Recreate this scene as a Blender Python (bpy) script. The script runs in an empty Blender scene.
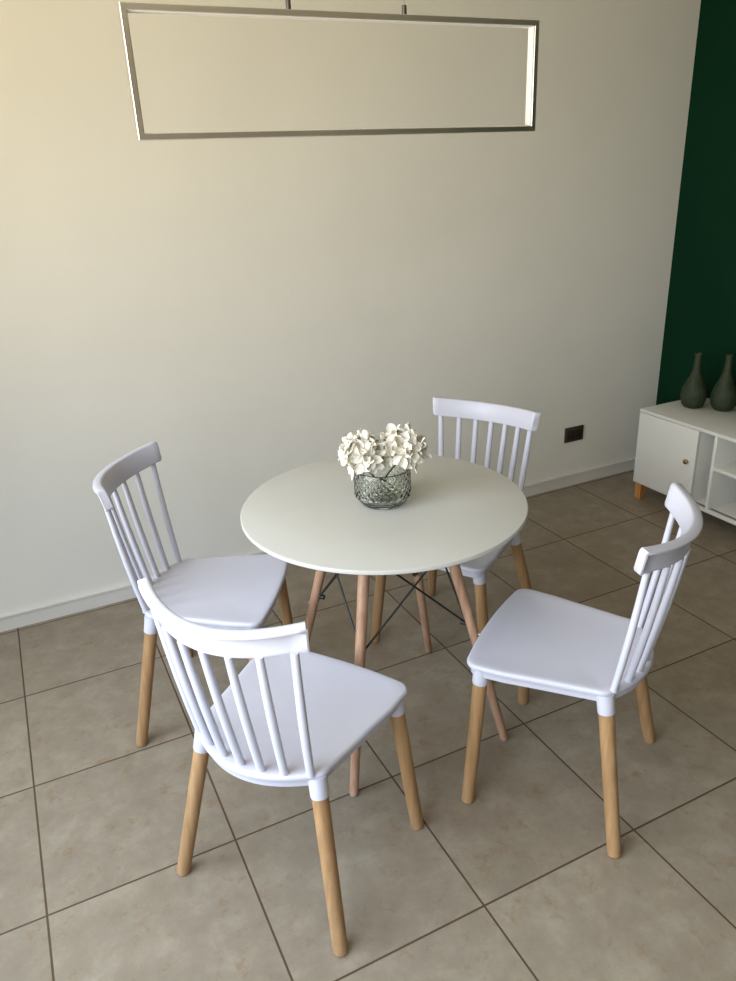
import bpy, bmesh, math, random
from mathutils import Vector, Matrix
C = bpy.context.scene.collection
PI = math.pi
random.seed(7)

# ------------------------------------------------------------------ materials
def mat(name, col, rough=0.5, spec=0.5, metal=0.0, trans=0.0, ior=1.45, coat=0.0):
    m = bpy.data.materials.new(name); m.use_nodes = True
    b = m.node_tree.nodes['Principled BSDF']
    b.inputs['Base Color'].default_value = (*col, 1)
    b.inputs['Roughness'].default_value = rough
    b.inputs['Metallic'].default_value = metal
    b.inputs['Specular IOR Level'].default_value = spec
    b.inputs['Transmission Weight'].default_value = trans
    b.inputs['IOR'].default_value = ior
    b.inputs['Coat Weight'].default_value = coat
    return m

def srgb(r, g, b):
    f = lambda c: (c/255/12.92) if c/255 <= 0.04045 else ((c/255+0.055)/1.055)**2.4
    return (f(r), f(g), f(b))

def noisy(m, c1, c2, scale, stretch=(1, 1, 1), detail=6, lo=0.35, hi=0.65, bump=0.0, bump_scale=None, dist=0.002):
    nt = m.node_tree; N = nt.nodes; L = nt.links; b = N['Principled BSDF']
    tc = N.new('ShaderNodeTexCoord'); mp = N.new('ShaderNodeMapping')
    mp.inputs['Scale'].default_value = stretch
    L.new(tc.outputs['Object'], mp.inputs['Vector'])
    n = N.new('ShaderNodeTexNoise'); n.inputs['Scale'].default_value = scale
    n.inputs['Detail'].default_value = detail
    L.new(mp.outputs[0], n.inputs['Vector'])
    r = N.new('ShaderNodeValToRGB')
    r.color_ramp.elements[0].position = lo; r.color_ramp.elements[0].color = (*c1, 1)
    r.color_ramp.elements[1].position = hi; r.color_ramp.elements[1].color = (*c2, 1)
    L.new(n.outputs[0], r.inputs[0]); L.new(r.outputs[0], b.inputs['Base Color'])
    if bump:
        n2 = N.new('ShaderNodeTexNoise'); n2.inputs['Scale'].default_value = bump_scale or scale
        n2.inputs['Detail'].default_value = 5
        L.new(mp.outputs[0], n2.inputs['Vector'])
        bp = N.new('ShaderNodeBump'); bp.inputs['Strength'].default_value = bump
        bp.inputs['Distance'].default_value = dist
        L.new(n2.outputs[0], bp.inputs['Height']); L.new(bp.outputs[0], b.inputs['Normal'])
    return m

M = {}
M['wall'] = noisy(mat('wall_paint', (1, 1, 1), 0.75, 0.25), (0.80, 0.775, 0.71), (0.835, 0.81, 0.745), 1.6,
                  bump=0.25, bump_scale=9, dist=0.006)
M['wall_dim'] = noisy(mat('bounce_cut_wall_paint', (1, 1, 1), 0.8, 0.2), (0.46, 0.42, 0.35), (0.50, 0.455, 0.38), 1.6)  # unseen walls: colour darkened on purpose so less light bounces back into the room
M['green'] = noisy(mat('green_paint', (1, 1, 1), 0.7, 0.1), (0.0012, 0.022, 0.0085), (0.0015, 0.025, 0.010), 2.0)
M['white_paint'] = mat('ceiling_paint', (0.70, 0.67, 0.60), 0.8, 0.2)
M['skirting'] = noisy(mat('skirting_paint', (1, 1, 1), 0.45, 0.4), (0.70, 0.67, 0.62), (0.76, 0.73, 0.68), 4)
M['plastic'] = noisy(mat('white_plastic', (1, 1, 1), 0.38, 0.45), (0.575, 0.58, 0.68), (0.595, 0.60, 0.70), 3,
                     bump=0.08, bump_scale=700, dist=0.0005)
M['beech'] = noisy(mat('beech_wood', (1, 1, 1), 0.5, 0.35), srgb(158, 122, 84), srgb(178, 142, 102), 10,
                   (6, 6, 0.25), bump=0.08, bump_scale=40)
M['pale_wood'] = noisy(mat('rosy_beech_wood', (1, 1, 1), 0.42, 0.45), srgb(162, 124, 100), srgb(186, 150, 124), 10,
                       (6, 6, 0.25), bump=0.06, bump_scale=40)
M['cab_leg'] = noisy(mat('cabinet_leg_wood', (1, 1, 1), 0.5, 0.3), srgb(170, 112, 56), srgb(196, 138, 78), 14, (5, 5, 0.5))
M['table_white'] = noisy(mat('table_lacquer', (1, 1, 1), 0.36, 0.4), (0.54, 0.54, 0.515), (0.56, 0.56, 0.535), 3)
M['cab_white'] = noisy(mat('cabinet_laminate', (1, 1, 1), 0.45, 0.4), (0.72, 0.71, 0.67), (0.745, 0.735, 0.695), 3)
M['black_metal'] = mat('black_metal', (0.012, 0.012, 0.013), 0.4, 0.5)
M['chrome'] = noisy(mat('brushed_chrome', (1, 1, 1), 0.30, 0.5, 1.0), (0.74, 0.71, 0.65), (0.84, 0.81, 0.75), 3, (1, 1, 12))
M['diffuser'] = mat('opal_diffuser', (0.82, 0.80, 0.77), 0.5, 0.4)
M['brass'] = mat('aged_brass', (0.42, 0.30, 0.14), 0.35, 0.5, 1.0)
M['brown'] = mat('brown_plate', srgb(62, 48, 38), 0.35, 0.5)
M['dark_brown'] = mat('brown_socket', srgb(38, 28, 22), 0.4, 0.5)
M['steel'] = mat('zinc_bolt', (0.5, 0.48, 0.45), 0.3, 0.5, 1.0)
M['olive'] = noisy(mat('olive_ceramic', (1, 1, 1), 0.6, 0.35), srgb(40, 50, 32), srgb(54, 62, 42), 22)
M['glass'] = mat('grey_green_glass', (0.86, 0.90, 0.86), 0.03, 0.5, 0.0, 1.0, 1.45)
M['petal'] = noisy(mat('cream_petal', (1, 1, 1), 0.7, 0.2), (0.72, 0.69, 0.61), (0.80, 0.77, 0.70), 40)
M['petal'].node_tree.nodes['Principled BSDF'].inputs['Subsurface Weight'].default_value = 0.0
M['flower_eye'] = mat('flower_eye', (0.42, 0.40, 0.14), 0.6, 0.2)
M['stem'] = mat('flower_stem', (0.050, 0.048, 0.028), 0.6, 0.3)
M['rubber'] = mat('grey_foot_pad', (0.30, 0.26, 0.22), 0.7, 0.3)
M['dark_steel'] = mat('dark_steel', (0.16, 0.15, 0.14), 0.4, 0.5, 1.0)
M['alu'] = mat('window_aluminium', (0.55, 0.55, 0.55), 0.4, 0.5, 0.6)

def tile_material():
    m = mat('stone_tiles', (1, 1, 1), 0.4, 0.4)
    nt = m.node_tree; N = nt.nodes; L = nt.links; b = N['Principled BSDF']
    tc = N.new('ShaderNodeTexCoord'); sx = N.new('ShaderNodeSeparateXYZ')
    L.new(tc.outputs['Object'], sx.inputs[0])
    def math_(op, a, v=None, c=None):
        n = N.new('ShaderNodeMath'); n.operation = op
        for i, q in enumerate((a, v, c)):
            if q is None: continue
            if isinstance(q, (int, float)): n.inputs[i].default_value = q
            else: L.new(q, n.inputs[i])
        return n.outputs[0]
    ds, cells = [], []
    for ax in ('X', 'Y'):
        u = math_('DIVIDE', math_('ADD', sx.outputs[ax], 0.018 if ax == 'Y' else 0.0), 0.46)
        f = math_('FRACT', u)
        d = math_('SUBTRACT', 0.5, math_('ABSOLUTE', math_('SUBTRACT', f, 0.5)))
        ds.append(d); cells.append(math_('FLOOR', u))
    dm = math_('MINIMUM', ds[0], ds[1])
    gm = N.new('ShaderNodeMapRange'); gm.inputs['From Min'].default_value = 0.0042; gm.inputs['From Max'].default_value = 0.0066
    L.new(dm, gm.inputs['Value'])                      # 0 in the joint, 1 on the tile
    cv = N.new('ShaderNodeCombineXYZ'); L.new(cells[0], cv.inputs[0]); L.new(cells[1], cv.inputs[1])
    wn = N.new('ShaderNodeTexWhiteNoise'); L.new(cv.outputs[0], wn.inputs['Vector'])
    off = N.new('ShaderNodeVectorMath'); off.operation = 'SCALE'; off.inputs['Scale'].default_value = 13
    L.new(wn.outputs['Color'], off.inputs[0])
    ad = N.new('ShaderNodeVectorMath'); ad.operation = 'ADD'
    L.new(tc.outputs['Object'], ad.inputs[0]); L.new(off.outputs[0], ad.inputs[1])
    n1 = N.new('ShaderNodeTexNoise'); n1.inputs['Scale'].default_value = 10; n1.inputs['Detail'].default_value = 9
    n1.inputs['Roughness'].default_value = 0.72; n1.inputs['Distortion'].default_value = 0.15
    L.new(ad.outputs[0], n1.inputs['Vector'])
    r1 = N.new('ShaderNodeValToRGB'); e = r1.color_ramp.elements
    e[0].position = 0.30; e[0].color = (*srgb(132, 120, 104), 1)
    e[1].position = 0.66; e[1].color = (*srgb(155, 144, 127), 1)
    q = r1.color_ramp.elements.new(0.5); q.color = (*srgb(143, 131, 114), 1)
    L.new(n1.outputs[0], r1.inputs[0])
    # rusty blotches
    n2 = N.new('ShaderNodeTexNoise'); n2.inputs['Scale'].default_value = 19; n2.inputs['Detail'].default_value = 8
    n2.inputs['Roughness'].default_value = 0.75
    L.new(ad.outputs[0], n2.inputs['Vector'])
    r2 = N.new('ShaderNodeMapRange'); r2.inputs['From Min'].default_value = 0.55; r2.inputs['From Max'].default_value = 0.70
    r2.inputs['To Max'].default_value = 0.7
    L.new(n2.outputs[0], r2.inputs['Value'])
    mx = N.new('ShaderNodeMix'); mx.data_type = 'RGBA'
    L.new(r2.outputs[0], mx.inputs['Factor']); L.new(r1.outputs[0], mx.inputs[6]); mx.inputs[7].default_value = (*srgb(130, 103, 73), 1)
    # tone per tile
    tv = N.new('ShaderNodeMapRange'); tv.inputs['To Min'].default_value = 0.94; tv.inputs['To Max'].default_value = 1.04
    L.new(wn.outputs['Value'], tv.inputs['Value'])
    ts = N.new('ShaderNodeVectorMath'); ts.operation = 'SCALE'
    L.new(mx.outputs[2], ts.inputs[0]); L.new(tv.outputs[0], ts.inputs['Scale'])
    mg = N.new('ShaderNodeMix'); mg.data_type = 'RGBA'
    L.new(gm.outputs[0], mg.inputs['Factor']); mg.inputs[6].default_value = (*srgb(84, 67, 50), 1)
    L.new(ts.outputs[0], mg.inputs[7]); L.new(mg.outputs[2], b.inputs['Base Color'])
    rr = N.new('ShaderNodeMapRange'); rr.inputs['To Min'].default_value = 0.85; rr.inputs['To Max'].default_value = 0.42
    L.new(gm.outputs[0], rr.inputs['Value']); L.new(rr.outputs[0], b.inputs['Roughness'])
    hs = math_('ADD', gm.outputs[0], math_('MULTIPLY', n2.outputs[0], 0.25))
    bp = N.new('ShaderNodeBump'); bp.inputs['Strength'].default_value = 0.5; bp.inputs['Distance'].default_value = 0.002
    L.new(hs, bp.inputs['Height']); L.new(bp.outputs[0], b.inputs['Normal'])
    return m
M['tiles'] = tile_material()

# ------------------------------------------------------------------ mesh helpers
def obj(name, bm, m, parent=None, smooth=True, angle=35):
    bmesh.ops.recalc_face_normals(bm, faces=bm.faces)
    me = bpy.data.meshes.new(name)
    bm.to_mesh(me); bm.free()
    if smooth:
        for p in me.polygons: p.use_smooth = True
        try: me.set_sharp_from_angle(angle=math.radians(angle))
        except Exception: pass
    me.materials.append(m)
    o = bpy.data.objects.new(name, me); C.objects.link(o)
    if parent: o.parent = parent
    return o

def thing(name, label, cat, loc=(0, 0, 0), rz=0, group=None):
    o = bpy.data.objects.new(name, None); C.objects.link(o)
    o.empty_display_size = 0.1
    o.location = loc; o.rotation_euler = (0, 0, rz)
    o['label'] = label; o['category'] = cat
    if group: o['group'] = group
    return o

def struct(name, bm, m, parent=None, smooth=False):
    o = obj(name, bm, m, parent, smooth)
    if not parent: o['kind'] = 'structure'
    return o

def dup(root, loc, rz, label):
    r = root.copy(); C.objects.link(r); r.location = loc; r.rotation_euler = (0, 0, rz); r['label'] = label
    for ch in list(root.children):
        c = ch.copy(); C.objects.link(c); c.parent = r
        for g in list(ch.children):
            d = g.copy(); C.objects.link(d); d.parent = c
    return r

def box(bm, lo, hi, bevel=0.0, seg=2):
    r = bmesh.ops.create_cube(bm, size=1)
    vs = r['verts']
    for v in vs:
        v.co = Vector([lo[i] + (v.co[i]+0.5)*(hi[i]-lo[i]) for i in range(3)])
    if bevel:
        es = list({e for v in vs for e in v.link_edges})
        bmesh.ops.bevel(bm, geom=es, offset=bevel, segments=seg, affect='EDGES', profile=0.5)

def loft(bm, rings, cap=True, close=False):
    """rings: lists of points, all of one length; faces between neighbours"""
    R = [[bm.verts.new(p) for p in r] for r in rings]
    n = len(R[0])
    pairs = list(zip(R, R[1:])) + ([(R[-1], R[0])] if close else [])
    for a, b in pairs:
        for i in range(n):
            bm.faces.new((a[i], a[(i+1) % n], b[(i+1) % n], b[i]))
    if cap and not close:
        bm.faces.new(R[0][::-1]); bm.faces.new(R[-1])
    return R

def tube(bm, pts, radii, n=16, squash=1.0, side=None):
    """round bar through pts with a radius per point; squash flattens it along the second axis"""
    pts = [Vector(p) for p in pts]; rings = []
    ref = Vector(side) if side else None
    for i, p in enumerate(pts):
        d = (pts[min(i+1, len(pts)-1)] - pts[max(i-1, 0)]).normalized()
        if ref is None:
            ref = Vector((1, 0, 0)) if abs(d.x) < 0.9 else Vector((0, 1, 0))
        u = (ref - d*ref.dot(d)).normalized(); w = d.cross(u)
        rings.append([p + u*radii[i]*math.cos(2*PI*k/n) + w*radii[i]*squash*math.sin(2*PI*k/n) for k in range(n)])
    loft(bm, rings)

def rod(bm, a, b, ra, rb, n=24, round_a=0.0, round_b=0.0):
    """straight bar a->b with rounded-over ends"""
    a = Vector(a); b = Vector(b); L = (b-a).length; d = (b-a)/L
    P, Rr = [], []
    if round_a:
        for q in (0, 30, 60):
            P.append(a + d*round_a*(1-math.sin(math.radians(q)))) if False else None
        for q in (0.0, 0.25, 0.6, 1.0):
            P.append(a + d*round_a*q); Rr.append(ra - round_a*(1-math.sqrt(max(0, 1-(1-q)**2))))
    else:
        P.append(a); Rr.append(ra)
    if round_b:
        for q in (1.0, 0.6, 0.25, 0.0):
            P.append(b - d*round_b*q); Rr.append(rb - round_b*(1-math.sqrt(max(0, 1-(1-q)**2))))
    else:
        P.append(b); Rr.append(rb)
    tube(bm, P, Rr, n)

def lathe(bm, prof, n=48, center=(0, 0, 0), rfun=None):
    """prof: (r, z); r = 0 closes the end"""
    cx, cy, cz = center; rows = []
    for r, z in prof:
        if r < 1e-6: rows.append([bm.verts.new((cx, cy, cz+z))])
        else:
            row = []
            for k in range(n):
                a = 2*PI*k/n; rr = r + (rfun(a, r, z) if rfun else 0)
                row.append(bm.verts.new((cx+rr*math.cos(a), cy+rr*math.sin(a), cz+z)))
            rows.append(row)
    for A, B in zip(rows, rows[1:]):
        for k in range(n):
            a0 = A[k % len(A)]; a1 = A[(k+1) % len(A)]; b0 = B[k % len(B)]; b1 = B[(k+1) % len(B)]
            f = []
            for v in (a0, a1, b1, b0):
                if v not in f: f.append(v)
            if len(f) > 2: bm.faces.new(f)

# ------------------------------------------------------------------ the room
X0, X1, Y0, Y1, H = -1.15, 3.316, -5.2, 0.013, 2.62
T = 0.12
def slab(lo, hi):
    bm = bmesh.new(); box(bm, lo, hi); return bm
struct('floor', slab((X0-T, Y0-T, -0.1), (X1+T, Y1+T, 0)), M['tiles'])
struct('ceiling', slab((X0-T, Y0-T, H), (X1+T, Y1+T, H+0.1)), M['white_paint'])
struct('wall_back', slab((X0-T, Y1, 0), (X1+T, Y1+T, H)), M['wall'])
struct('wall_right', slab((X1, Y0-T, 0), (X1+T, Y1, H)), M['green'])
WIN = dict(y0=-4.2, y1=-0.75, z0=0.40, z1=2.40)
bm = bmesh.new()
box(bm, (X0-T, Y0, 0), (X0, WIN['y0'], H)); box(bm, (X0-T, WIN['y1'], 0), (X0, Y1, H))
box(bm, (X0-T, WIN['y0'], WIN['z1']), (X0, WIN['y1'], H)); box(bm, (X0-T, WIN['y0'], 0), (X0, WIN['y1'], WIN['z0']))
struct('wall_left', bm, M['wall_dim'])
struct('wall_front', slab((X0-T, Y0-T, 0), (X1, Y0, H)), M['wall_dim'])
# sliding terrace door frame, pushed open
bm = bmesh.new(); w = 0.05
for lo, hi in (((WIN['y0'], WIN['z0']), (WIN['y0']+w, WIN['z1'])), ((WIN['y1']-w, WIN['z0']), (WIN['y1'], WIN['z1'])),
               ((WIN['y0'], WIN['z1']-w), (WIN['y1'], WIN['z1'])), ((WIN['y0'], WIN['z0']), (WIN['y1'], WIN['z0']+w))):
    box(bm, (X0-0.09, lo[0], lo[1]), (X0-0.03, hi[0], hi[1]))
struct('window_1', bm, M['alu'])
# skirting boards: board with a narrow capping lip
bm = bmesh.new()
box(bm, (X0, Y1-0.011, 0), (X1, Y1, 0.056), 0.0); box(bm, (X0, Y1-0.016, 0.056), (X1, Y1, 0.067), 0.002)
struct('baseboard_back', bm, M['skirting'])
bm = bmesh.new()
box(bm, (X1-0.012, Y0, 0), (X1, Y1-0.016, 0.066), 0.003)
struct('baseboard_right', bm, M['skirting'], smooth=True)

# ------------------------------------------------------------------ chairs
HS = 0.431                                   # top of the seat
def seat_outline(n_arc=22):
    """plan of the seat, counter-clockwise from the rear right corner"""
    def arc(cx, cy, r, a0, a1, n=8):
        return [(cx+r*math.cos(math.radians(a0+(a1-a0)*i/n)), cy+r*math.sin(math.radians(a0+(a1-a0)*i/n))) for i in range(n+1)]
    P = []
    P += arc(0.146, -0.138, 0.031, -55, 8)               # rear right ear
    P += [(0.187, -0.06), (0.198, 0.02), (0.209, 0.09)]
    P += arc(0.176, 0.158, 0.037, 4, 80)                 # front right corner
    fr = [(0.12, 0.2015), (0.06, 0.2055), (0.0, 0.2065)]
    P += fr
    left = [(-x, y) for x, y in P[::-1]][1:]             # mirror (drop doubled x=0)
    P += left
    # rear arc from the left ear to the right ear
    x0, y0 = P[-1]
    n = 18
    for i in range(1, n):
        t = -1+2*i/n
        P.append((-x0*t if x0 > 0 else x0*-t, 0))
        x = P[-1][0]
        P[-1] = (x, y0 - (0.227+y0)*(1-(x/abs(x0))**2))
    return P

def chair_seat():
    bm = bmesh.new(); P = seat_outline(); n = len(P)
    area = sum(P[i][0]*P[(i+1) % n][1]-P[(i+1) % n][0]*P[i][1] for i in range(n))
    if area < 0: P = P[::-1]
    nor = []
    for i in range(n):
        t = Vector((P[(i+1) % n][0]-P[i-1][0], P[(i+1) % n][1]-P[i-1][1])).normalized()
        nor.append(Vector((t.y, -t.x)))
    def ring(inset, z):
        return [(P[i][0]-nor[i].x*inset, P[i][1]-nor[i].y*inset, z) for i in range(n)]
    def scaled(s, z):
        return [(P[i][0]*s, (P[i][1]+0.01)*s-0.01, z) for i in range(n)]
    rings = [scaled(0.02, HS-0.0075), scaled(0.3, HS-0.007), scaled(0.6, HS-0.0055), scaled(0.8, HS-0.003),
             scaled(0.90, HS-0.0008), ring(0.008, HS), ring(0.004, HS-0.0008), ring(0.0012, HS-0.003), ring(0.0, HS-0.006),
             ring(0.0003, HS-0.011), ring(0.002, HS-0.0145), ring(0.006, HS-0.016), ring(0.0085, HS-0.0165),
             ring(0.0095, HS-0.018), ring(0.0105, HS-0.036), ring(0.013, HS-0.039), ring(0.018, HS-0.039), ring(0.020, HS-0.020),
             scaled(0.3, HS-0.018), scaled(0.02, HS-0.018)]
    loft(bm, rings)
    return bm

FOOT = {(1, 1): (0.2310, 0.1690), (1, -1): (0.2285, -0.2200)}
CAP = {(1, 1): (0.1880, 0.1558), (1, -1): (0.1625, -0.1560)}
ZC = 0.366
def leg_line(s, f):
    fx, fy = FOOT[(1, f)]; cx, cy = CAP[(1, f)]
    a = Vector((s*fx, fy, 0.0)); c = Vector((s*cx, cy, ZC))
    return a, c, (c-a)/ZC            # direction per metre of height

def rear_y(t, w, yc, bul):           # t in -1..1 along the back's curve
    return yc - bul*(1-t*t)

def top_rail():
    bm = bmesh.new()
    # profile in (depth, height): depth > 0 towards the sitter; the back is a channel under an overhanging lip
    prof = [(0.010, -0.036), (0.0125, -0.030), (0.0125, 0.0), (0.0125, 0.030), (0.0105, 0.0345), (0.006, 0.036),
            (-0.008, 0.036), (-0.0125, 0.034), (-0.0138, 0.030), (-0.012, 0.0265), (-0.004, 0.0235), (0.001, 0.018),
            (0.002, 0.0), (0.0005, -0.016), (-0.004, -0.026), (-0.0055, -0.032), (-0.003, -0.036)]
    solid = [(d if d > 0.004 else -0.0115, h) for d, h in prof]
    rings = []; nseg = 28; W = 0.1955
    lean = math.radians(11)
    for i in range(-1, nseg+2):
        t = max(-1, min(1, -1+2*i/nseg))
        x = W*t; y = rear_y(t, W, -0.2010, 0.0735)
        dx, dy = W, 2*0.0735*t
        tl = math.hypot(dx, dy); tx, ty = dx/tl, dy/tl
        nx, ny = -ty, tx                                     # towards the sitter
        end = abs(t) > 0.985
        pr = solid if end else prof
        sc = 1.0
        xx, yy = x, y
        if i == -1 or i == nseg+1:
            sc = 0.86; xx += math.copysign(0.004, t)*tx; yy += math.copysign(0.004, t)*ty
        ring = []
        for d, h in pr:
            d2 = (d*math.cos(lean) - h*math.sin(lean))*sc; h2 = (h*math.cos(lean) + d*math.sin(lean))*sc
            ring.append((xx+nx*d2, yy+ny*d2, 0.8025 - 0.016*(1-t*t) + h2*0.89))
        rings.append(ring)
    # end panels: a second ring just inside each end so the channel stops at a thin cheek
    def cheek(r_end, t):
        return r_end
    loft(bm, rings)
    return bm

def spindle(k):
    t = (-3+k)/3.0
    bm = bmesh.new()
    xb, xt = 0.150*t, 0.174*t
    tb = t; b = Vector((xb, -0.1655-0.0415*(1-t*t), HS-0.004))
    tt = xt/0.1955
    top = Vector((xt, rear_y(tt, 0.1955, -0.2010, 0.0735)+0.0045, 0.774 - 0.016*(1-tt*tt)))
    pts, rad = [], []
    for u, r in ((0, 0.0112), (0.012, 0.0108), (0.03, 0.0098), (0.25, 0.0104), (0.5, 0.0104), (0.75, 0.0098), (0.97, 0.0090), (1, 0.0090)):
        p = b.lerp(top, u); p.y += -0.006*math.sin(PI*u)*0.5
        pts.append(p); rad.append(r)
    tube(bm, pts, rad, 16, 0.86)
    return bm

def chair(label, loc, rz):
    t = thing('spindle_chair', label, 'chair', loc, rz, 'white spindle back chairs around the round table')
    obj('seat', chair_seat(), M['plastic'], t)
    obj('top_rail', top_rail(), M['plastic'], t, angle=50)
    for k in range(7):
        obj('spindle', spindle(k), M['plastic'], t)
    for s in (1, -1):
        for f in (1, -1):
            a, c, d = leg_line(s, f)
            bm = bmesh.new()
            rod(bm, a, c + d*0.012, 0.0172, 0.0188, 24, round_a=0.005)
            lg = obj('leg', bm, M['beech'], t)
            bm = bmesh.new()
            z1 = HS-0.017-ZC
            top = c + d*z1
            tube(bm, [c, c + d*0.002, c + d*(z1*0.5), c + d*(z1*0.85), top], [0.0202, 0.0208, 0.0212, 0.0218, 0.0226], 28)
            sl = obj('leg_sleeve', bm, M['plastic'], lg); sl['label'] = 'white plastic leg sleeve'
    return t

proto = chair('white spindle chair with its curved back nearest the viewer, at front left of the table',
              (0.627, -1.491, 0), -0.9606)
dup(proto, (1.346, -1.582, 0), 0.6003, 'white spindle chair on the right, turned sideways in front of the low cabinet')
dup(proto, (0.616, -0.832, 0), -2.1224, 'white spindle chair by the back wall, on the left, facing the table')
dup(proto, (1.438, -0.896, 0), 2.0570, 'white spindle chair behind the round table, its seat hidden under the tabletop')

# ------------------------------------------------------------------ table
TC = Vector((1.0455, -1.155, 0)); TZ = 0.735
tb = thing('round_table', 'round white pedestal-free dining table on four wooden legs with black wire bracing', 'table', TC)
tb['label'] = 'round white dining table on four wooden legs with black wire bracing'
bm = bmesh.new(); R = 0.397
lathe(bm, [(0, TZ), (0.2, TZ), (R-0.004, TZ), (R-0.0015, TZ-0.0008), (R, TZ-0.003), (R, TZ-0.0105), (R-0.002, TZ-0.0125), (R-0.022, TZ-0.020), (0.2, TZ-0.020), (0, TZ-0.020)], 128)
obj('tabletop', bm, M['table_white'], tb)
dirs = [(-0.252, -0.254), (0.236, -0.268), (0.270, 0.238), (-0.236, 0.262)]
legs = []
for x, y in dirs:
    u = Vector((x, y, 0)).normalized()
    sh = Vector((0, 0, 0)) if y < 0 and x < 0 else Vector((0.008, -0.004, 0))
    foot = u*0.355 + sh; top = u*0.156 + sh + Vector((0, 0, TZ-0.026))
    legs.append((u, foot, top))
    bm = bmesh.new()
    rod(bm, foot + (top-foot)*0.008, top, 0.0125, 0.0165, 24, round_b=0.004)
    lg = obj('leg', bm, M['pale_wood'], tb)
    bm = bmesh.new(); rod(bm, foot, foot + (top-foot)*0.010, 0.0105, 0.0110, 20)
    obj('foot_pad', bm, M['rubber'], lg)
    bm = bmesh.new(); p = foot.lerp(top, 0.50)
    rod(bm, p + u*0.010, p + u*0.0185, 0.005, 0.004, 14)
    obj('bolt', bm, M['steel'], lg)
def on_leg(i, z, inn=0.0):
    u, f, t = legs[i]; p = f.lerp(t, z/(TZ-0.026)); return p - u*inn
bm = bmesh.new()
for i in range(4):                                   # under-top square frame with corner plates
    a = on_leg(i, 0.697, 0.025); b = on_leg((i+1) % 4, 0.697, 0.025); a.z = b.z = 0.704
    rod(bm, a, b, 0.006, 0.006, 10)
    q = on_leg(i, 0.69, -0.068); rod(bm, Vector((q.x, q.y, 0.706)), Vector((q.x, q.y, 0.715)), 0.012, 0.012, 16)
    p = on_leg(i, 0.7, 0.0)
    rod(bm, Vector((p.x, p.y, 0.703)), Vector((p.x, p.y, 0.715)), 0.03, 0.03, 20)
obj('top_bracket', bm, M['black_metal'], tb)
for i in range(4):
    for j in ((i+1) % 4, (i-1) % 4):
        bm = bmesh.new()
        a = on_leg(i, 0.385, 0.014); b = on_leg(j, 0.69, -0.068); b.z = 0.709
        side = (b-a).normalized()
        rod(bm, a + side*0.003, b, 0.0030, 0.0030, 10)
        obj('wire_brace', bm, M['black_metal'], tb)
    bm = bmesh.new(); u = legs[i][0]; p = on_leg(i, 0.385)
    rod(bm, p - u*0.030, p + u*0.006, 0.0075, 0.0075, 14)
    obj('brace_clamp', bm, M['black_metal'], tb)

# ------------------------------------------------------------------ glass vase with hydrangeas
VC = Vector((1.0435, -1.158, TZ))
bm = bmesh.new()
outer = [(0, 0), (0.030, 0), (0.056, 0.0012), (0.061, 0.004), (0.0655, 0.011), (0.0735, 0.021), (0.0765, 0.027)]
nz = 34
outer += [(0.0772, 0.030 + i*(0.093-0.030)/nz) for i in range(nz+1)]
outer += [(0.0765, 0.097), (0.0755, 0.102), (0.0745, 0.1045), (0.073, 0.105), (0.0718, 0.104), (0.0713, 0.100), (0.0715, 0.05), (0.0710, 0.030),
          (0.066, 0.022), (0.058, 0.014), (0.045, 0.010), (0, 0.010)]
def diamonds(a, r, z):
    if r < 0.0765 or z < 0.028 or z > 0.095: return 0
    p = abs(math.sin(12*a + (z-0.03)*150)); q = abs(math.sin(12*a - (z-0.03)*150))
    return 0.0032*min(p, q) - 0.0008
lathe(bm, outer, 192, (0, 0, 0), diamonds)
v = obj('glass_vase', bm, M['glass'], angle=60); v.location = VC
v['label'] = 'low grey-green glass vase with a diamond pattern, standing on the round table'; v['category'] = 'vase'

def floret_mesh(var):
    bm = bmesh.new(); rr = random.Random(100+var)
    for k in range(4):
        a = k*PI/2 + rr.uniform(-0.3, 0.3); L = 0.0245*rr.uniform(0.85, 1.12); wd = 0.0100*rr.uniform(0.85, 1.1); lift = rr.uniform(0.05, 0.95)
        nu, nv = 9, 6; top = []; bot = []
        for i in range(nu+1):
            u = i/nu
            half = max(0.0012, wd*math.sqrt(max(0, 1-((u-0.56)/0.47)**2))) if u > 0.1 else 0.0014
            rt, rb = [], []
            for j in range(nv+1):
                s = -1+2*j/nv
                x = L*u*(1-0.12*s*s); y = half*s
                z = lift*L*u*u*0.8 + 0.22*half*s*s + 0.0010*math.sin(6*u+3*s+var)
                ca, sa = math.cos(a), math.sin(a)
                p = (ca*x-sa*y, sa*x+ca*y, z)
                rt.append(bm.verts.new((p[0], p[1], p[2]+0.0004))); rb.append(bm.verts.new((p[0], p[1], p[2]-0.0004)))
            top.append(rt); bot.append(rb)
        for i in range(nu):
            for j in range(nv):
                bm.faces.new((top[i][j], top[i+1][j], top[i+1][j+1], top[i][j+1]))
                bm.faces.new((bot[i][j], bot[i][j+1], bot[i+1][j+1], bot[i+1][j]))
        for i in range(nu):
            for j in (0, nv): bm.faces.new((top[i][j], top[i+1][j], bot[i+1][j], bot[i][j]))
        for j in range(nv):
            for i in (0, nu): bm.faces.new((top[i][j], top[i][j+1], bot[i][j+1], bot[i][j]))
    return bm

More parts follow.
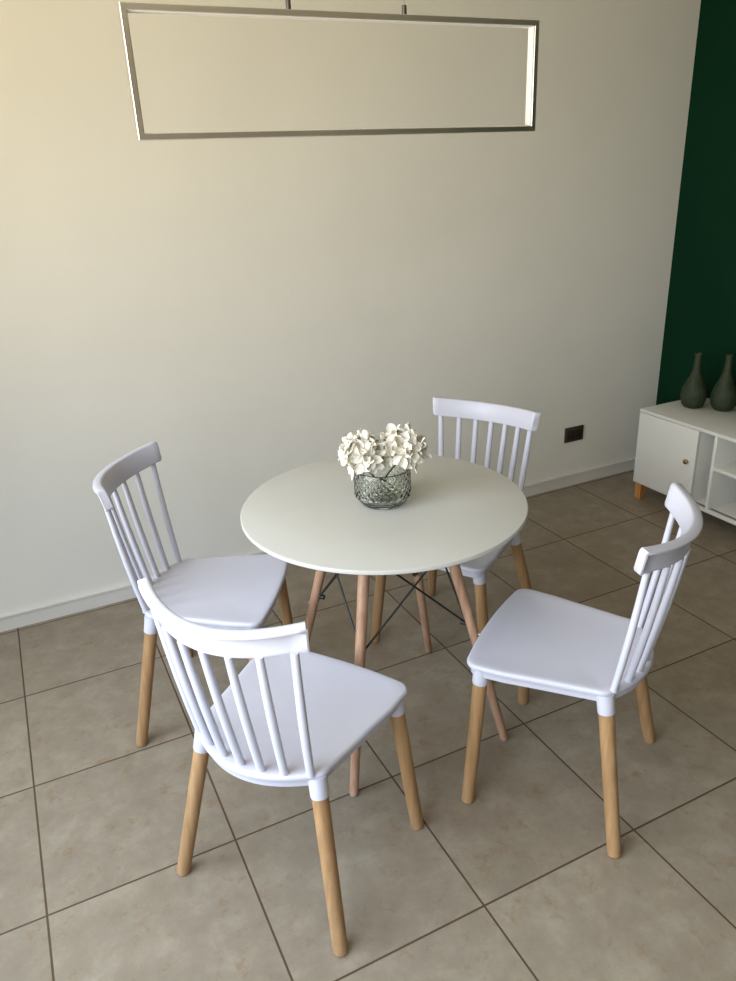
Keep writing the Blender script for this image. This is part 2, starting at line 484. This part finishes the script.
floret_src, eye_src = [], None
def hydrangea(label, center, rad, stem_pts, n, seed, squash):
    global eye_src
    t = thing('hydrangea_stem', label, 'flower', VC, 0, 'cream hydrangeas in the glass vase')
    rr = random.Random(seed)
    c = Vector(center)
    bm = bmesh.new()
    tube(bm, [Vector(p) for p in stem_pts] + [c - Vector((0, 0, rad*0.45))], [0.0022]*len(stem_pts)+[0.0030], 10)
    obj('stem', bm, M['stem'], t)
    bm = bmesh.new()                                          # inner branchlets
    g = PI*(3-math.sqrt(5)); spots = []
    for i in range(n):
        z = 1 - (i+0.5)/n*1.52                                # from the crown to below the middle
        r = math.sqrt(max(0, 1-z*z)); a = i*g + rr.uniform(-0.2, 0.2)
        d = Vector((r*math.cos(a), r*math.sin(a), z)).normalized()
        p = c + Vector((d.x*rad, d.y*rad, d.z*rad*squash))*rr.uniform(0.80, 1.06)
        spots.append((p, d))
        rod(bm, c - Vector((0, 0, rad*0.45)), p - d*0.002, 0.0011, 0.0009, 6)
    obj('branchlets', bm, M['stem'], t)
    for p, d in spots:
        k = rr.randrange(6)
        if len(floret_src) < 6:
            f = obj('floret', floret_mesh(len(floret_src)), M['petal'], t, angle=80); floret_src.append(f)
            src = f
        else:
            src = floret_src[k]; f = src.copy(); C.objects.link(f); f.parent = t
        d2 = (d + Vector((rr.uniform(-.35, .35), rr.uniform(-.35, .35), rr.uniform(-.2, .35)))).normalized()
        f.rotation_mode = 'QUATERNION'
        f.rotation_quaternion = d2.to_track_quat('Z', 'Y') @ __import__('mathutils').Quaternion((0, 0, 1), rr.uniform(0, 6.28))
        f.location = p; s = rr.uniform(1.08, 1.35); f.scale = (s, s, s)
        if eye_src is None:
            bm = bmesh.new(); bmesh.ops.create_uvsphere(bm, u_segments=10, v_segments=6, radius=0.0021)
            bmesh.ops.translate(bm, verts=bm.verts, vec=(0, 0, 0.001))
            eye_src = obj('floret_eye', bm, M['flower_eye'], f)
        else:
            e = eye_src.copy(); C.objects.link(e); e.parent = f
    return t
RX, RY = 0.897, -0.441        # the table's left-right as the viewer stands
def V(a, b, z): return (a*RX - b*RY*-1*-1 if False else a*RX + b*0.441, a*RY + b*0.897, z)
hydrangea('cream hydrangea head on the left side of the glass vase', V(-0.051, -0.010, 0.147), 0.046,
          [V(0.035, 0.0, 0.014), V(-0.005, -0.004, 0.060), V(-0.036, -0.012, 0.098)], 26, 3, 0.92)
hydrangea('cream hydrangea head on the right side of the glass vase', V(0.056, 0.010, 0.149), 0.053,
          [V(-0.035, 0.008, 0.014), V(0.000, 0.006, 0.060), V(0.030, 0.006, 0.100)], 32, 5, 0.92)

# ------------------------------------------------------------------ low cabinet against the green wall
CX0, CX1, CY1, CY0, CZ0, CZ1 = 2.900, 3.300, -0.277, -1.777, 0.090, 0.472
cab = thing('low_cabinet', 'low white cabinet on short wooden legs against the green wall', 'cabinet', (CX0, CY1, 0))
def L3(x, y, z): return (x-CX0, y-CY1, z)
def cbox(bm, lo, hi, bv=0.0015):
    a = L3(*lo); b = L3(*hi)
    box(bm, tuple(min(a[i], b[i]) for i in range(3)), tuple(max(a[i], b[i]) for i in range(3)), bv)
th = 0.016
bm = bmesh.new()
DT = 0.017                                   # door thickness: the doors sit flush under the top
cbox(bm, (CX0, CY0, CZ1-th), (CX1, CY1, CZ1)); cbox(bm, (CX0+DT, CY0, CZ0), (CX1, CY1, CZ0+th))
cbox(bm, (CX0, -1.42, CZ0), (CX0+0.03, -0.6355, CZ0+th))
cbox(bm, (CX0+DT, CY1-th, CZ0+th), (CX1, CY1, CZ1-th)); cbox(bm, (CX0+DT, CY0, CZ0+th), (CX1, CY0+th, CZ1-th))
cbox(bm, (CX1-0.006, CY0+th, CZ0+th), (CX1, CY1-th, CZ1-th), 0)
obj('carcass', bm, M['cab_white'], cab)
D1, D2 = -0.634, -0.720
for y, fx in ((-0.618, CX0+DT), (D2, CX0+0.001), (-1.325, CX0+0.001), (-1.425, CX0+DT)):
    bm = bmesh.new(); cbox(bm, (fx, y-th, CZ0+th), (CX1-0.006, y, CZ1-th)); obj('divider', bm, M['cab_white'], cab)
bm = bmesh.new(); cbox(bm, (CX0+0.003, -1.325, 0.297), (CX1-0.006, D2-th, 0.297+th)); obj('shelf', bm, M['cab_white'], cab)
for ya, yb, ky in ((CY1-0.001, D1, -0.594), (-1.42-0.003, CY0+0.001, -1.46)):
    bm = bmesh.new(); cbox(bm, (CX0, yb, CZ0+0.001), (CX0+DT-0.0005, ya, CZ1-th-0.002), 0.0015)
    d = obj('door', bm, M['cab_white'], cab)
    bm = bmesh.new()
    pr = [(0, 0.022), (0.008, 0.021), (0.0115, 0.017), (0.0115, 0.013), (0.006, 0.008), (0.005, 0.0), (0, 0.0)]
    lathe(bm, pr, 24)
    bmesh.ops.rotate(bm, verts=bm.verts, matrix=Matrix.Rotation(-PI/2, 3, 'Y'))
    bmesh.ops.translate(bm, verts=bm.verts, vec=L3(CX0, ky, 0.298))
    k = obj('knob', bm, M['brass'], d); k['label'] = 'round brass knob'
for x in (CX0+0.036, CX1-0.06):
    for y in (CY1-0.022, CY0+0.022):
        bm = bmesh.new()
        a = Vector(L3(x, y, 0)); n = 0.017; m_ = 0.020
        loft(bm, [[(a.x-n, a.y-n, 0), (a.x+n, a.y-n, 0), (a.x+n, a.y+n, 0), (a.x-n, a.y+n, 0)],
                  [(a.x-m_, a.y-m_, CZ0), (a.x+m_, a.y-m_, CZ0), (a.x+m_, a.y+m_, CZ0), (a.x-m_, a.y+m_, CZ0)]])
        l = obj('leg', bm, M['cab_leg'], cab, smooth=False)

# ------------------------------------------------------------------ olive bottle vases
def bottle(label, x, y):
    bm = bmesh.new()
    ctl = [(0.036, 0.0), (0.043, 0.004), (0.054, 0.020), (0.0605, 0.045), (0.0615, 0.066), (0.058, 0.090), (0.049, 0.116), (0.038, 0.140),
           (0.028, 0.164), (0.0215, 0.190), (0.0180, 0.220), (0.0168, 0.250), (0.0175, 0.272)]
    ctl = [(r_*0.95, z_*0.965) for r_, z_ in ctl]
    prof = [(0, 0)]
    for i in range(len(ctl)-1):
        for q in range(4):
            p0 = ctl[max(i-1, 0)]; p1 = ctl[i]; p2 = ctl[i+1]; p3 = ctl[min(i+2, len(ctl)-1)]; u = q/4
            cr = lambda k: 0.5*(2*p1[k] + (p2[k]-p0[k])*u + (2*p0[k]-5*p1[k]+4*p2[k]-p3[k])*u*u + (3*p1[k]-p0[k]-3*p2[k]+p3[k])*u**3)
            prof.append((cr(0), cr(1)))
    prof += [(0.0166, 0.2625), (0.0156, 0.2640), (0.0136, 0.2635), (0.0126, 0.258), (0.0126, 0.20), (0, 0.195)]
    def ribs(a, r, z):                                        # fine vertical ribbing on the belly
        if z < 0.006 or z > 0.20: return 0
        return 0.0007*math.cos(28*a)*min(1, (z-0.006)/0.02)*min(1, (0.20-z)/0.06)
    lathe(bm, prof, 112, (0, 0, 0), ribs)
    o = obj('bottle_vase', bm, M['olive'], angle=70); o.location = (x, y, CZ1)
    o['label'] = label; o['category'] = 'vase'; o['group'] = 'olive bottle vases on the cabinet'
    return o
bottle('dark olive bottle vase on the cabinet, nearer the corner of the room', 3.122, -0.392)
bottle('dark olive bottle vase on the cabinet, cut off by the right edge of the photo', 3.200, -0.500)

# ------------------------------------------------------------------ wall socket
ws = thing('wall_socket', 'dark brown double power socket low on the back wall', 'socket', (2.747, Y1, 0.289))
bm = bmesh.new(); box(bm, (-0.060, -0.009, -0.040), (0.060, 0.0, 0.040), 0.003); obj('cover_plate', bm, M['brown'], ws)
for x in (-0.024, 0.024):
    bm = bmesh.new(); box(bm, (x-0.021, -0.0115, -0.023), (x+0.021, -0.0085, 0.023), 0.001)
    s = obj('socket_module', bm, M['dark_brown'], ws)

# ------------------------------------------------------------------ pendant light
PW, PH, PB, PD = 0.989, 0.243, 0.0125, 0.030
pl = thing('pendant_light', 'slim rectangular metal frame pendant light hanging in front of the back wall', 'pendant light', (1.018, -1.137, 1.784), -0.0246)
bm = bmesh.new()
def rect(w, h, y): return [(-w/2, y, -h/2), (w/2, y, -h/2), (w/2, y, h/2), (-w/2, y, h/2)]
b2 = 0.001
loft(bm, [rect(PW-2*PB, PH-2*PB, -PD/2+b2), rect(PW-2*PB+2*b2, PH-2*PB+2*b2, -PD/2), rect(PW-2*b2, PH-2*b2, -PD/2), rect(PW, PH, -PD/2+b2),
          rect(PW, PH, PD/2-b2), rect(PW-2*b2, PH-2*b2, PD/2), rect(PW-2*PB+2*b2, PH-2*PB+2*b2, PD/2), rect(PW-2*PB, PH-2*PB, PD/2-b2)], close=True)
obj('frame', bm, M['chrome'], pl, smooth=False)
bm = bmesh.new(); g = 0.0015; iw, ih = PW-2*PB, PH-2*PB
loft(bm, [rect(iw-2*g, ih-2*g, -0.010), rect(iw, ih, -0.010), rect(iw, ih, 0.010), rect(iw-2*g, ih-2*g, 0.010)], close=True)
d = obj('diffuser', bm, M['diffuser'], pl, smooth=False); d['label'] = 'white diffuser strip inside the frame'
for x in (-0.143, 0.133):
    bm = bmesh.new(); rod(bm, (x, 0, PH/2), (x, 0, PH/2+0.020), 0.0055, 0.0055, 16, round_b=0.001)
    fe = obj('ferrule', bm, M['dark_steel'], pl)
    bm = bmesh.new(); rod(bm, (x, 0, PH/2+0.018), (x, 0, H-1.784-0.02), 0.0007, 0.0007, 8)
    obj('suspension_cable', bm, M['steel'], pl)
bm = bmesh.new(); box(bm, (-0.20, -0.03, H-1.784-0.025), (0.20, 0.03, H-1.784), 0.003); obj('ceiling_canopy', bm, M['chrome'], pl)

# ------------------------------------------------------------------ light
def area(name, loc, rot, sx, sy, power, col, spread=PI):
    l = bpy.data.lights.new(name, 'AREA'); l.shape = 'RECTANGLE'; l.size = sx; l.size_y = sy
    l.energy = power; l.color = col; l.spread = spread
    o = bpy.data.objects.new(name, l); C.objects.link(o); o.location = loc; o.rotation_euler = rot
    return o
wy = (WIN['y0']+WIN['y1'])/2; wz = (WIN['z0']+WIN['z1'])/2
R_ = math.radians
# daylight through the terrace door: cool sky light slanting down, warm light thrown up from the sunlit terrace
area('daylight_sky', (X0-0.02, wy, wz), (0, R_(-50), 0), 1.9, 3.35, 80, (0.68, 0.82, 1.0), R_(128))
area('daylight_terrace_bounce', (X0-0.03, wy+0.35, wz), (0, R_(-126), 0), 1.9, 2.65, 74, (1.0, 0.88, 0.62), R_(140))
w = bpy.data.worlds.new('sky'); bpy.context.scene.world = w; w.use_nodes = True
w.node_tree.nodes['Background'].inputs[0].default_value = (0.75, 0.85, 1, 1)
w.node_tree.nodes['Background'].inputs[1].default_value = 0.5

# ------------------------------------------------------------------ camera
cd = bpy.data.cameras.new('camera'); cam = bpy.data.objects.new('camera', cd); C.objects.link(cam)
cam.location = (0.1956, -2.868, 1.5765); cam.rotation_euler = (1.17143, 0.04189, -0.45655)
cd.sensor_fit = 'HORIZONTAL'; cd.sensor_width = 36; cd.lens = 746.715*36/736; cd.clip_start = 0.05
sc = bpy.context.scene; sc.camera = cam
sc.view_settings.view_transform = 'Standard'; sc.view_settings.look = 'None'; sc.view_settings.gamma = 1
sc.view_settings.use_curve_mapping = False; sc.view_settings.exposure = 0.0
